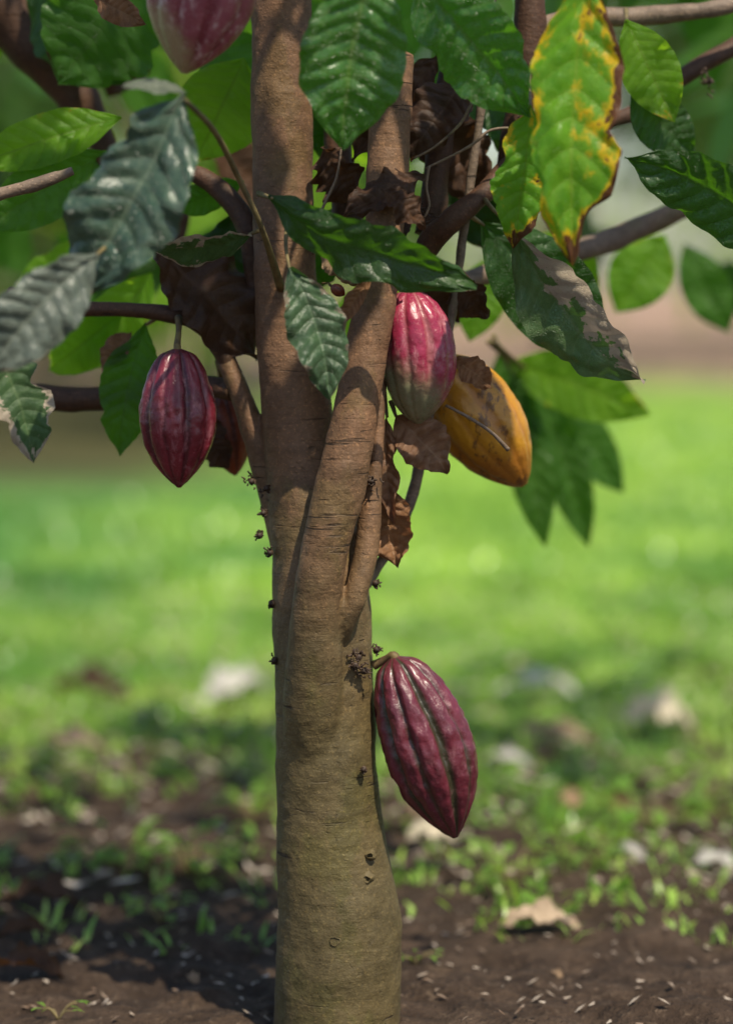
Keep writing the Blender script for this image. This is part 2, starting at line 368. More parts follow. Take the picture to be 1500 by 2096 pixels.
branch([(720,1230,.02,12),(770,1165,.04,10),(812,1100,.045,10),(845,1010,.05,11),(872,880,.05,10),(905,740,.05,10),(926,640,.05,9),(945,500,.05,9),(963,370,.05,9),(985,210,.05,9),(1010,-40,.05,8)],BRG,'thin grey stem behind the magenta pod')
branch([(478,770,.06,18),(445,700,.06,20),(400,655,.06,20),(330,640,.06,17),(250,634,.06,15),(150,630,.07,15),(20,600,.1,13)],BRD,'dark side branch reaching left above the crimson pod')
branch([(580,760,.05,20),(530,600,.07,22),(510,470,.07,24),(440,380,.09,20),(360,345,.1,16),(200,330,.12,12)],BRD)
branch([(480,800,.06,22),(380,790,.1,20),(220,815,.15,25),(80,812,.17,25),(-80,780,.2,22)],BRD)
branch([(850,560,.04,20),(880,495,.03,24),(925,450,.02,25),(985,400,.03,20),(1050,330,.06,18),(1120,280,.1,16),(1200,255,.15,16),(1300,230,.2,18),(1400,155,.22,17),(1520,85,.25,17)],BRD,'red brown branch rising to the right')
branch([(870,600,.1,16),(1000,560,.2,20),(1210,505,.3,24),(1300,470,.32,23),(1400,425,.33,21),(1520,365,.35,19)],BRG)
branch([(1040,350,.1,26),(1075,150,.1,30),(1085,60,.1,30),(1080,-120,.1,28)],BRD)
branch([(1075,60,.1,16),(1180,35,.15,18),(1285,35,.18,18),(1370,28,.18,18),(1460,18,.18,16),(1560,-10,.2,14)],BRG)
branch([(-120,-120,.3,66),(0,10,.3,62),(90,110,.3,56),(170,215,.3,38),(230,330,.3,22),(330,480,.28,18),(470,640,.2,18)],BRD,'thick dark branch crossing the upper left corner')
branch([(150,350,-.05,7),(90,372,-.05,12),(0,398,-.05,13),(-120,430,-.05,12)],BRG)
branch([(720,520,.1,30),(705,400,.1,28),(690,250,.12,26),(720,60,.14,24),(740,-200,.16,22)],BRD)
branch([(880,480,.06,30),(890,380,.07,26),(905,260,.08,26),(930,100,.1,24),(960,-100,.12,22)],BRD)
# flower stubs on the bark
def tuft(px,py,Y,size,side):
    B=at(px,py,Y); mb=MB()
    tube(mb,[(B+Vector((0,.006,0)),.003),(B,.004),(B+Vector((side*.003,-.002,0)),.0015)],3,7,.0015,300)
    for k in range(16):
        d=Vector((random.gauss(side*.8,.7),random.gauss(-.1,.3),random.gauss(0,.8))).normalized()
        l=size*random.uniform(.1,.6)
        b0=B+Vector((random.gauss(0,.35)*size,0,random.gauss(0,.4)*size))
        e=b0+d*l
        tube(mb,[(b0+Vector((0,.002,0)),.0014),(b0+d*l*.5+Vector((0,0,random.uniform(-.3,.3)*l)),.0009),(e,.001),(e+d*.001,.0004)],3,5,.0005,500)
    mb.build('flower_stub',TUFT,tree,B)
for a in [(546,1000,-.005,.008,-1),(515,985,.01,.008,-1),(540,1050,-.0,.009,-1),(532,1096,0,.008,-1),(552,1132,-.01,.006,-1),(556,1235,-.01,.005,-1),(562,1352,-.02,.006,-1),(760,985,-.055,.011,0),(768,1195,-.02,.006,1),(770,1330,-.02,.008,1),(734,1346,-.050,.013,0),(744,1374,-.046,.012,0),(726,1362,-.052,.010,0),(745,1575,-.05,.006,.3),(870,430,.0,.018,0),(1450,165,.2,.018,0),(1060,200,.07,.018,0)]: tuft(*a)
def knot(px,py,Y,r):
    B=at(px,py,Y); mb=MB(); v=[];f=[]
    for i in range(7):
        t=i/6
        for k in range(14):
            th=k/14*2*math.pi; rr=sz(r)*[1.9,1.4,1.0,.85,.7,.5,.1][i]*(1+.5*noise.noise(Vector((math.cos(th)*1.4,math.sin(th)*1.4,t*2+px))))
            v.append((B.x+rr*math.cos(th),B.y+.006-[0,.004,.006,.007,.005,.002,.001][i],B.z+rr*.8*math.sin(th)))
    for i in range(6):
        for k in range(14): f.append((i*14+k,i*14+(k+1)%14,(i+1)*14+(k+1)%14,(i+1)*14+k))
    mb.add(v,f); mb.build('bark_knot',BARK,tree,B)
knot(684,1926,-.070,12); knot(757,1752,-.052,8); knot(750,1800,-.056,9)
# ---------------------------------------------------------------- pods
CR=pod_mat('crimson husk',(.21,.017,.032),(.14,.012,.022),(.07,.006,.014),(.2,.03,.03),.0,.29,pale=(.42,.16,.18),palea=.24)
MG=pod_mat('magenta husk',(.37,.022,.07),(.28,.02,.055),(.36,.1,.11),(.2,.215,.11),.5,.26,pale=(.55,.24,.25),palea=.28,spots=.1)
PU=pod_mat('plum husk',(.15,.018,.032),(.10,.014,.023),(.032,.038,.016),(.2,.04,.05),.0,.36,pale=(.28,.11,.12),palea=.18)
YE=pod_mat('yellow husk',(.6,.275,.01),(.48,.21,.008),(.42,.16,.008),(.36,.13,.01),.4,.38,spots=1.1,spotc=(.12,.045,.01),pale=(.62,.34,.03),palea=.12)
PK=pod_mat('pale pink husk',(.34,.09,.11),(.26,.055,.075),(.2,.03,.045),(.42,.32,.17),.25,.28,pale=(.6,.4,.38),palea=.4)
OR=pod_mat('rusty husk',(.3,.06,.015),(.2,.035,.01),(.1,.02,.01),(.2,.05,.02),.0,.4,spots=.6)
pod('crimson cacao pod hanging left of the trunk under a dark branch',at(363,714,-.02),at(367,998,-.02),sz(154,-.02),CR,at(366,650,.04),1,.13,.05,spin=.3,srad=.0035,
    prof=[(0,0),(.01,.26),(.03,.42),(.08,.58),(.18,.76),(.3,.91),(.42,.99),(.5,1),(.6,.97),(.7,.87),(.8,.7),(.88,.49),(.94,.29),(.975,.16),(1,.02)])
pod('magenta cacao pod with grey green tip beside the leaning stem',at(836,590,-.02),at(856,867,-.02),sz(150,-.02),MG,at(826,545,-.02),4,.11,.04,spin=.9,bend=.04,
    prof=[(0,0),(.01,.2),(.05,.45),(.12,.68),(.22,.86),(.35,.97),(.48,1),(.62,.97),(.74,.86),(.84,.68),(.92,.45),(.97,.26),(1,.04)])
pod('ripe yellow cacao pod with brown blemishes behind the magenta one',at(884,735,.09),at(1073,993,.09),sz(176,.09),YE,at(880,700,.05),8,.055,.03,spin=.2,bend=.01,
    prof=[(0,0),(.01,.2),(.05,.46),(.14,.74),(.26,.92),(.4,1),(.56,.98),(.7,.85),(.82,.64),(.9,.44),(.96,.27),(.985,.17),(1,.04)])
pod('plum cacao pod with deep green furrows low on the right of the trunk',at(806,1345,-.02),at(932,1714,-.02),sz(182,-.02),PU,at(765,1362,-.01),12,.18,.09,spin=.55,bend=.022,srad=.0045,
    prof=[(0,0),(.01,.22),(.04,.45),(.1,.62),(.2,.8),(.32,.93),(.45,1),(.58,.98),(.7,.88),(.8,.7),(.88,.5),(.94,.3),(.975,.18),(1,.03)])
pod('pale pink cacao pod cut off by the top edge of the photo',at(458,-215,-.18),at(376,150,-.18),sz(222,-.18),PK,at(520,-300,0),15,.08,.03,spin=.1)
pod('small rusty orange cacao pod in shade behind the left side branch',at(452,800,.14),at(482,973,.14),sz(95,.14),OR,at(450,740,.1),19,.05,.03)
pod('tiny red young pod behind the small hanging leaf',at(678,585,-.03),at(706,604,-.03),sz(24),OR,at(660,580,.0),21,.03,.03,srad=.001)
# ---------------------------------------------------------------- hero leaves (base, tip, width)
H=leaf
H((378,192,-.28),(150,610,-.26),245,'teal',22,[(440,270,-.2),(492,372,-.12),(535,465,-.09),(575,590,.0)],'large bluish green leaf hanging at left',fold=.12,bow=.06,side=-.04,wave=.07,quilt=1.3,rag=.35,srad=.0033,rum=.09)
H((384,188,-.27),(250,178,-.30),60,'grey',60,None,'pale folded leaf top with sky light painted in',fold=.1,bow=.05,wave=.03,quilt=.3)  # sky light on the fold is painted by the pale grey green
H((200,520,-.3),(-30,770,-.34),165,'grey',-10,[(260,470,-.2),(330,440,0)],'grey green leaf at the left edge',fold=.15,bow=.07,side=.05,wave=.06,quilt=1.4,rag=.25)
H((-20,690,-.15),(70,948,-.15),150,'tan',-15,[(-10,650,-.1),(40,606,.08)],'leaf with dry tan margin at the left edge',fold=.1,bow=.03,wave=.05,rag=.45,side=-.04)
H((760,-70,-.2),(700,305,-.16),225,'quilt',-12,[(790,-140,-.1)],'glossy puckered leaf hanging at the top centre',fold=.22,bow=.05,side=.04,wave=.05,quilt=2.2,rag=.15)
H((840,-60,-.12),(1085,240,-.12),195,'quilt',15,[(800,-130,-.05)],None,fold=.2,bow=.06,side=-.03,wave=.06,quilt=1.9,rag=.3)
H((1200,-60,-.2),(1172,548,-.22),215,'bright',5,[(1190,-140,-.1),(1085,-150,.08)],'sunlit yellow green leaf with brown patches',fold=.12,bow=.02,side=.02,wave=.05,quilt=1.1,rag=.45,rum=.08,seed=2.4)
H((1085,215,-.1),(1050,508,-.1),140,'bright',-20,[(1080,150,.05)],'torn bright green leaf beside the yellow green one',fold=.2,bow=.03,wave=.05,quilt=1.3,rag=.4)
H((1640,560,-.06),(1278,322,-.06),165,'dark',-25,[(1700,560,0)],'dark ribbed leaf entering from the right edge',fold=.15,bow=-.05,side=.08,wave=.05,quilt=2.2,rag=.1)
H((1050,470,-.04),(1318,784,-.02),165,'patchy',25,[(1010,430,.0),(985,400,.03)],'large leaf half tan half green at right',fold=.25,bow=.05,side=.06,wave=.06,quilt=1.0,rag=.25,rum=.1)
H((985,455,.06),(1225,745,.1),190,'dark',5,[(960,440,.03)],None,fold=.15,bow=.04,side=-.04,wave=.06,quilt=1.3)
H((548,402,-.13),(975,590,-.13),138,'dark',22,[(530,396,0)],'dark leaf lying across both stems',fold=.15,bow=.05,side=.03,wave=.1,quilt=.8,rag=.35,rum=.14,sbend=.02)
H((592,548,-.14),(674,818,-.15),128,'spot',-14,[(585,500,-.1),(590,450,-.03)],'small ribbed leaf hanging in front of the trunk',fold=.2,bow=.05,side=-.05,wave=.09,quilt=1.5,rag=.2,rum=.1)
H((515,480,-.03),(295,500,-.06),95,'tan',-50,[(535,470,0)],None,fold=.3,bow=.09,wave=.05,quilt=1.2)
H((310,490,.08),(530,730,.05),190,'dryd',-25,[(360,400,.1)],'broad dark dry leaf in shade',fold=.2,bow=.06,wave=.12,quilt=1.2,rum=.14,rag=.2)
H((300,660,.1),(245,935,.1),120,'mid',10,[(330,645,.08)],None,fold=.15,bow=.03,side=.03,rag=.4,wave=.06)
H((250,640,.2),(100,760,.25),110,'lime',0,[(280,640,.1)],None,fold=.2,bow=.03,wave=.06)
H((310,560,.2),(170,760,.25),120,'lime',10,None,None,fold=.2,bow=.03,wave=.06)
H((300,-60,.15),(120,170,.18),260,'mid',0,None,None,fold=.1,bow=.02,wave=.04,rag=.3)
H((60,-40,.25),(300,160,.2),230,'dark',10,None,None,fold=.1,bow=.02,wave=.06,rag=.2)
H((190,-10,.02),(300,50,0),60,'dry',10,None,'curled brown leaf at the top left',fold=.3,bow=.06,wave=.1)
H((250,240,.1),(-60,340,.1),110,'lime',15,None,None,fold=.2,bow=.04,wave=.04,quilt=1.3)
H((220,310,.12),(-40,470,.1),130,'mid',0,None,None,fold=.2,bow=.04,wave=.05)
H((500,120,.15),(400,330,.15),180,'lime',-5,None,None,fold=.2,bow=.04,wave=.06)
H((430,60,.2),(560,260,.2),170,'mid',-5,None,None,fold=.2,bow=.04,wave=.06)
H((500,370,.1),(340,430,.12),70,'mid',-20,None,None,fold=.2,bow=.04,wave=.06)
H((1280,40,.1),(1380,250,.1),120,'lime',0,[(1280,20,.15)],None,fold=.2,bow=.04,wave=.06)
H((1290,190,.12),(1420,320,.12),110,'dark',0,None,None,fold=.2,bow=.04,wave=.06)
H((1360,480,.6),(1260,640,.6),130,'lime',0,None,None,fold=.2,bow=.04,wave=.06)
H((1400,500,.8),(1490,680,.8),100,'mid',0,None,None,fold=.2,bow=.04,wave=.06)
H((1010,520,.4),(960,700,.4),100,'lime',0,None,None,fold=.2,bow=.04,wave=.06)
# hanging out-of-focus leaves right
H((1040,740,.6),(1330,850,.55),130,'lime',10,[(1000,700,.4)],'broad blurred leaf above the hanging cluster',fold=.15,bow=.07,side=-.03,wave=.05)
H((1050,760,.6),(1115,1120,.6),95,'mid',0,[(1010,700,.4)],None,fold=.2,bow=.03,wave=.06)
H((1090,770,.7),(1205,1120,.7),100,'mid',10,[(1010,700,.4)],None,fold=.2,bow=.03,wave=.06,side=-.02)
H((1120,790,.75),(1275,1010,.75),100,'mid',0,[(1010,700,.4)],None,fold=.2,bow=.03,wave=.06)
H((1020,720,.6),(1080,960,.6),100,'mid',0,[(1010,690,.4)],None,fold=.2,bow=.03,wave=.06)
# dry ones
H((792,850,-.01),(806,1075,-.02),70,'dry',10,[(785,800,0)],'long curled brown leaf hanging beside the leaning stem',fold=.3,bow=.04,side=.03,wave=.2,quilt=2.2,rag=.3,curl=1.,rum=.15)
H((796,985,.0),(815,1162,-.01),122,'dry',12,None,'lower lobe of the curled brown leaf beside the leaning stem',fold=.2,bow=.06,side=.04,wave=.16,quilt=2.2,rag=.25,curl=.8,rum=.12)
H((808,850,-.005),(918,968,-.015),112,'dry',-10,[(800,820,.0)],'brown leaf drooping under the magenta pod',fold=.35,bow=.12,wave=.12,quilt=1.3,rag=.35,rum=.12)
H((925,735,.01),(1006,795,.0),64,'dry',-20,None,'scrap of dead leaf stuck on the yellow pod',fold=.3,bow=.12,wave=.12,quilt=1.4,rag=.25,rum=.15)
H((760,565,-.11),(690,672,-.1),40,'dry',10,None,None,fold=.4,bow=.08,wave=.1,quilt=.6,rag=.3)
H((960,150,.05),(840,330,.02),120,'dryd',20,None,None,fold=.3,bow=.06,wave=.1,rag=.3,rum=.12)
H((900,120,.08),(720,330,.06),150,'dryd',30,None,None,fold=.3,bow=.06,wave=.1,rag=.3,rum=.12)
H((660,300,.02),(740,420,.02),120,'dryd',30,None,None,fold=.3,bow=.1,wave=.15,rag=.4,rum=.15)
H((870,360,-.03),(700,450,-.06),90,'dryd',30,None,None,fold=.3,bow=.1,wave=.15,rag=.4,rum=.15)
H((780,390,-.07),(870,470,-.08),70,'dryd',-30,None,None,fold=.3,bow=.1,wave=.15,rag=.5,rum=.15)
H((650,480,.0),(770,580,-.0),90,'palet',20,None,None,fold=.3,bow=.1,wave=.1,rag=.4,rum=.15)
H((920,560,.05),(1000,650,.05),90,'dryd',20,None,None,fold=.3,bow=.1,wave=.1,rag=.4,rum=.15)
for (bx,by,tx_,ty_,w_,m_,yy_) in [(880,200,980,420,150,'dryd',.12),(700,120,660,330,150,'dark',.15),(980,120,1060,330,150,'dark',.16),(830,420,760,560,110,'dryd',.06),(940,300,1020,520,130,'deep',.18),(690,420,640,600,110,'dark',.14),(860,520,940,660,110,'dryd',.09),(470,440,420,640,130,'deep',.16),(1000,60,900,260,130,'mid',.2)]:
    H((bx,by,yy_),(tx_,ty_,yy_),w_,m_,random.uniform(-30,30),None,None,fold=.3,bow=.08,wave=.1,rag=.3,rum=.13,nl=60,nw=16)
H((400,840,.12),(470,960,.12),90,'dryd',20,None,None,fold=.3,bow=.1,wave=.1,rag=.3)
H((270,680,.12),(210,760,.1),60,'dry',20,None,None,fold=.3,bow=.1,wave=.1,rag=.3)
# twigs
for pts in ([P(912,830,-.01,3),P(960,855,-.02,3.4),P(1005,885,-.02,3.6),P(1040,921,-.015,5)],
            [P(965,210,0,3),P(940,255,0,3),P(890,300,0,2.4),P(845,325,0,2)],
            [P(878,340,-.02,3),P(872,380,-.02,3),P(878,420,-.02,2.4),P(868,445,-.02,2)],
            [P(1040,262,0,3),P(1000,268,0,3),P(960,300,0,3),P(870,345,.0,2)],
            [P(640,520,.02,3),P(655,440,.0,3),P(690,360,0,3),P(700,280,.0,2)]):
    mb=MB(); tube(mb,pts,6,8,.0004,200); mb.build('twig',BRG,tree)
# mid-depth filler leaves
kinds=['mid','dark','lime','deep','lime','lime','mid','dryd','dark']
for k in range(36):
    px=random.uniform(-60,1560); py=random.uniform(-60,540) if k%5 else random.uniform(400,600)
    if 500<px<660 : py=random.uniform(-60,300)
    Y=random.uniform(.28,.95)
    a=random.gauss(math.pi/2,.7); Lp=random.uniform(200,320)
    if px>1150 and py>250: Y+=.5
    leaf((px,py,Y),(px+math.cos(a)*Lp,py+math.sin(a)*Lp*.75,Y+random.uniform(-.08,.08)),random.uniform(95,135),random.choice(kinds),random.uniform(-45,45),None,None,fold=.2,bow=random.uniform(-.08,.08),wave=.06,nl=40,nw=10,rag=.2)
# crown above the frame, partly added for shade, and back foliage: uncountable
def foliage(name,centres,n,size,mats,parent=None,droop=.7):
    V=[];F=[];U=[]; b=0
    tv=np.array([(0,0,0),(-.14,.25,.03),(.14,.25,.03),(0,.25,0),(-.2,.55,.03),(.2,.55,.03),(0,.55,.02),(-.1,.85,0),(.1,.85,0),(0,.85,-.02),(0,1.02,-.06)])
    tu=np.array([(.5,0),(0,.25),(1,.25),(.5,.25),(0,.55),(1,.55),(.5,.55),(0,.85),(1,.85),(.5,.85),(.5,1)])
    tf=np.array([(0,3,1),(0,2,3),(1,3,4),(3,6,4),(3,2,6),(2,5,6),(4,6,7),(6,9,7),(6,5,9),(5,8,9),(7,9,10),(9,8,10)])
    tot=sum(c[6] for c in centres)
    for (cx,cy,cz,rx,ry,rz,wt) in centres:
        m=max(1,int(n*wt/tot))
        d=rng.normal(size=(m,3)); d/=np.linalg.norm(d,axis=1)[:,None]; r=rng.random(m)**.45
        c=np.array((cx,cy,cz))+d*r[:,None]*np.array((rx,ry,rz))
        yv=rng.normal(size=(m,3))+d*.6; yv[:,2]-=droop; yv/=np.linalg.norm(yv,axis=1)[:,None]
        zv=rng.normal(size=(m,3))*.6; zv[:,2]+=.6; zv-=yv*(zv*yv).sum(1)[:,None]; zv/=np.linalg.norm(zv,axis=1)[:,None]
        xv=np.cross(yv,zv); s=size*rng.uniform(.6,1.25,m)
        v=c[:,None,:]+s[:,None,None]*(tv[None,:,0,None]*xv[:,None,:]+tv[None,:,1,None]*yv[:,None,:]+tv[None,:,2,None]*zv[:,None,:])
        V.append(v.reshape(-1,3)); F.append((tf[None]+(np.arange(m)*11)[:,None,None]).reshape(-1,3)+b); U.append(np.tile(tu,(m,1))); b+=m*11
    return npobj(name,np.concatenate(V),np.concatenate(F),mats,np.concatenate(U),parent,True)
fo=foliage('foliage',[(.08,-.30,1.72,.22,.26,.14,2.6),(-.12,-.25,1.78,.2,.2,.14,.8),(.0,.25,1.85,.4,.3,.2,.4),(0,.3,2.2,.5,.4,.35,.5)],66,.24,LM['dark'],tree,droop=.0)  # front masses are unseen leaves added to shade the upper stems
fo['kind']='stuff'
fo=foliage('back_foliage',[(-.5,1.0,1.36,.3,.3,.2,.8),(.05,1.1,1.36,.35,.3,.22,1.),(.5,1.05,1.42,.3,.3,.2,.8),(.75,1.3,1.36,.3,.3,.2,1.2),(.85,1.9,1.35,.3,.3,.22,1.),(-.8,1.9,1.4,.35,.3,.22,.7)],170,.22,LM['mid'],tree)
fo['kind']='stuff'
# ---------------------------------------------------------------- ground
gx=np.concatenate([-np.geomspace(120,2.2,40),np.linspace(-2,2,200),np.geomspace(2.2,120,40)])
gy=np.concatenate([-np.geomspace(30,3.2,12),np.linspace(-3,-.4,40),np.linspace(-.38,4,230),np.geomspace(4.1,160,80)])
def gh(x,y):
    if abs(x)>2.3 or y>5 or y<-3.2: return 0.
    p=Vector((x,y,0)); k=min(1,(2.3-abs(x))*2)*min(1,(5-y)*.5)
    h=noise.noise(p*1.3)*.02+noise.noise(p*6)*.011+noise.noise(p*17)*.012+abs(noise.noise(p*40))*.014
    return h*k
V=np.array([(x,y,gh(x,y)) for y in gy for x in gx]); nx=len(gx); ny=len(gy)
ii,jj=np.meshgrid(np.arange(ny-1),np.arange(nx-1),indexing='ij'); a=(ii*nx+jj).ravel()
F=np.stack([a,a+1,a+nx+1,a+nx],1)
s=NT('ground soil and turf'); tc=s.n('ShaderNodeTexCoord').outputs['Object']; sp=s.n('ShaderNodeSeparateXYZ'); s.put(sp.inputs[0],tc)
n1=s.noise(tc,1.1,4,.6); n2=s.noise(tc,14,5,.65); n3=s.noise(tc,70,4,.7); n4=s.noise(s.map(tc,(1,.6,1)),.35,3)
nm=s.noise(tc,4.5,4,.6)
g=s.ss(s.M('ADD',s.M('ADD',sp.outputs[1],s.M('MULTIPLY_ADD',nm,3.,-1.5)),s.M('MULTIPLY_ADD',n1,4.,-2.)),2.0,3.0)
g2=s.ss(s.M('ADD',sp.outputs[1],s.M('MULTIPLY_ADD',n4,6,-3.)),15,19)
soil=s.mix(s.ss(n2,.35,.7),(.045,.028,.018),(.10,.065,.043)); soil=s.mix(s.ss(n3,.52,.75),soil,(.18,.125,.085))
nl_=s.noise(s.map(tc,(.8,.5,1),(4,2,0)),1.2,4,.6)
turf=s.mix(s.ss(n1,.38,.62),(.13,.33,.05),(.42,.62,.1)); turf=s.mix(s.ss(n2,.4,.7,0.,.4),turf,(.13,.28,.04)); turf=s.mix(s.ss(nl_,.58,.7,0.,.65),turf,(.13,.12,.05))
lshade=s.ss(s.M('ADD',sp.outputs[0],s.M('MULTIPLY_ADD',n1,1.6,-.8)),.1,-1.4)
turf=s.mix(s.M('MULTIPLY',lshade,.65),turf,(.06,.24,.08))  # tree shade over the left lawn, painted into the turf colour
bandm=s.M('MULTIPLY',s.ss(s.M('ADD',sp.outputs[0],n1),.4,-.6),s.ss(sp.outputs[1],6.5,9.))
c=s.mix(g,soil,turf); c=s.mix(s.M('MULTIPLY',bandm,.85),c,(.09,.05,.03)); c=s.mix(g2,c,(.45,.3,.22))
nb=s.bump(s.M('ADD',n2,s.M('MULTIPLY',n3,.6)),1.,.03)
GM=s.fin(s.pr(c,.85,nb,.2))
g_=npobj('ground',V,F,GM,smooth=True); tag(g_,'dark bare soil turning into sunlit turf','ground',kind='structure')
# grass
def grass_mat(name,a_,b_,t_):
    s=NT(name); tc=s.n('ShaderNodeTexCoord').outputs['Object']; n=s.noise(tc,1.7,4,.6); nf=s.noise(tc,45,2)
    sx=s.n('ShaderNodeSeparateXYZ'); s.put(sx.inputs[0],tc)
    c=s.mix(s.ss(n,.4,.6),a_,b_); c=s.mix(s.ss(nf,.5,.7,0.,.6),c,(.66,.74,.22))
    lshade=s.ss(s.M('ADD',sx.outputs[0],s.M('MULTIPLY_ADD',n,1.6,-.8)),.1,-1.4); far=s.ss(sx.outputs[1],2.,4.5)
    c=s.mix(s.M('MULTIPLY',s.M('MULTIPLY',lshade,far),.7),c,(.07,.28,.09))  # left lawn shade painted into the far blades too
    p=s.pr(c,.3,None,.8); t=s.n('ShaderNodeBsdfTranslucent'); s.put(t.inputs[0],s.mix(.4,c,t_))
    m=s.n('ShaderNodeMixShader'); m.inputs[0].default_value=.4; s.put(m.inputs[1],p); s.put(m.inputs[2],t.outputs[0]); return s.fin(m.outputs[0])
GR=grass_mat('grass blades',(.14,.37,.05),(.52,.76,.12),(.7,.9,.18))
def grass(name,pts,hmin,hmax,wd,nb):
    pts=np.repeat(pts,nb,axis=0); m=len(pts)
    ang=rng.uniform(0,2*np.pi,m); ln=rng.uniform(hmin,hmax,m); lean=rng.uniform(.25,1.1,m)
    o=pts+np.stack([rng.normal(0,.010,m),rng.normal(0,.010,m),np.zeros(m)],1)
    d=np.stack([np.cos(ang)*lean,np.sin(ang)*lean,np.ones(m)],1); d/=np.linalg.norm(d,axis=1)[:,None]
    s_=np.stack([-np.sin(ang),np.cos(ang),np.zeros(m)],1)*wd
    mid=o+d*ln[:,None]*.55; tip=o+d*ln[:,None]*.9+np.stack([np.cos(ang),np.sin(ang),np.full(m,-.3)],1)*(ln*lean*.3)[:,None]
    V=np.stack([o-s_*.6,o+s_*.6,mid-s_,mid+s_,tip],1).reshape(-1,3)
    b=(np.arange(m)*5)[:,None]
    F=np.concatenate([b+np.array([[0,1,3]]),b+np.array([[0,3,2]]),b+np.array([[2,3,4]])])
    return npobj(name,V,F,GR)
pts=[]
def dens(x,y):
    n=noise.noise(Vector((x*1.6,y*1.3,3.1)))*.7+noise.noise(Vector((x*5,y*4,1.)))*1.1+noise.noise(Vector((x*13,y*11,5.)))*.7
    b=min((y-.8+.25*x)/2.2,.85)
    return b+n
for k in range(110000):
    y=random.uniform(.6,4.2); x=random.uniform(-1.9,1.9)
    if random.random()<min(1,.2+max(0,y-.7)*.5) and dens(x,y)>random.uniform(-.1,.8): pts.append((x,y,gh(x,y)-.003))
    if len(pts)>24000: break
for k in range(260):
    y=random.uniform(.35,.9); x=random.uniform(-1,1.2); pts.append((x,y,gh(x,y)-.003))
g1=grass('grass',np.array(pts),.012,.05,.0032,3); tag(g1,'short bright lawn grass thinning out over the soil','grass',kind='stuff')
m=20000; yy=4.1+(rng.random(m)**1.4)*9; xx=rng.uniform(-1,1,m)*(1.4+yy*.3)
keep=~((yy>6.8)&(xx<-.4)); yy=yy[keep]; xx=xx[keep]; m=len(xx)
g2_=grass('grass',np.stack([xx,yy,np.zeros(m)],1),.04,.09,.008,3); tag(g2_,'sunlit lawn far behind the tree','grass',kind='stuff')
# leaf litter (tiny crumbs)
CRUMB=simple('leaf crumbs',(.66,.55,.44),(.2,.12,.07),9)
m=6800; yy=rng.uniform(-1.2,4.,m); xx=rng.uniform(-1.6,1.6,m); V=[];F=[]
for k in range(m):
    x,y=xx[k],yy[k]; z=gh(x,y)+.005+(.015 if y>1.2 else 0); r=random.uniform(.002,.009)*(2.0 if y>.6 else 1); a0=random.uniform(0,6.28); n0=len(V)
    if y>.6 and random.random()<.09: r=random.uniform(.014,.03); z+=.012
    t=random.uniform(-.8,.8)
    for q in range(4):
        a=a0+q*1.57; rr=r*(1 if q%2 else .55)
        V.append((x+rr*math.cos(a),y+rr*math.sin(a),z+rr*math.cos(a)*t+abs(rr*math.sin(a))*.3))
    F.append((n0,n0+1,n0+2,n0+3))
li=npobj('leaf_litter',np.array(V),np.array(F),CRUMB); tag(li,'tiny crumbs of dead leaf and twig on the soil','litter',kind='stuff')
# fallen leaves
def fallen(px,py,wpx,mat,label,rot=0,asp=.5,group=None,curl=1.1,up=.05):
    p=on_ground(px,py+8); d=p.y+3; L=wpx*K*d
    v,f,uv=leaf_geo(L,L*asp,fold=.25,bow=.16,wave=.12,quilt=.8,rag=.3,nl=40,nw=12,seed=random.random()*9,curl=curl)
    mb=MB(); mb.add([(a-0,b-L/2,c) for a,b,c in v],f,uv); o=mb.build('fallen_leaf',LM[mat])
    tl=R(random.uniform(18,34))
    o.matrix_world=Matrix.Translation((p.x,p.y,gh(p.x,p.y)+.004+(up*.4 if p.y>1 else 0)))@Matrix.Rotation(tl,4,'X')@Matrix.Rotation(R(rot),4,'Z')
    tag(o,label,'fallen leaf',group); return o
fallen(482,1440,175,'pale','bleached bluish white leaf on the lawn just left of the trunk',-60,.6)
fallen(1345,1515,150,'pale','large bleached leaf standing curled on the turf at far right',80,.85)
fallen(1100,1450,180,'pale','long pale leaf lying flat behind the top of the plum pod',85,.35)
fallen(1040,1590,110,'pale','pale leaf on the turf right of the plum pod',70,.4)
fallen(885,1738,110,'pale','white curled leaf on the ground below the tip of the plum pod',80,.8)
fallen(855,1705,90,'palet','pinkish dead leaf touching the white curled one',40,.6)
fallen(1285,1765,90,'pale','small whitish leaf among the weeds at right',60,.5)
fallen(1462,1780,110,'pale','whitish leaf at the right edge of the soil',85,.5)
fallen(1105,1915,175,'beige','wide beige leaf lying alone on the dark soil at right',85,.45,curl=.6)
fallen(1165,1690,90,'palet','small tan leaf at the edge of the turf',20,.6)
fallen(1130,1545,220,'palet','long tan leaf lying in the sunny grass at right',80,.25)
fallen(150,1560,140,'palet','pinkish brown leaf in the bare patch at left',85,.45)
fallen(90,1850,170,'dryd','brown leaf curled on the soil at left, uppermost of the brown pile',80,.5)
fallen(50,1920,130,'dryd','brown leaf at the left edge in the middle of the brown pile',100,.4)
fallen(60,1990,170,'dryd','big brown leaf at the bottom left, lowest of the brown pile',75,.5)
fallen(330,1800,90,'dry','brown leaf behind the weeds left of the trunk',30,.6)
fallen(190,1430,170,'dryd','dark dead leaf in the shaded turf at left',80,.5)
fallen(1255,1700,100,'dry','rusty leaf among green weeds at right',30,.7)
fallen(1140,2000,40,'palet','tiny pinkish leaf on the bare soil at lower right',30,.6)
fallen(395,2000,50,'palet','tiny tan leaf on the soil left of the trunk base',30,.6)
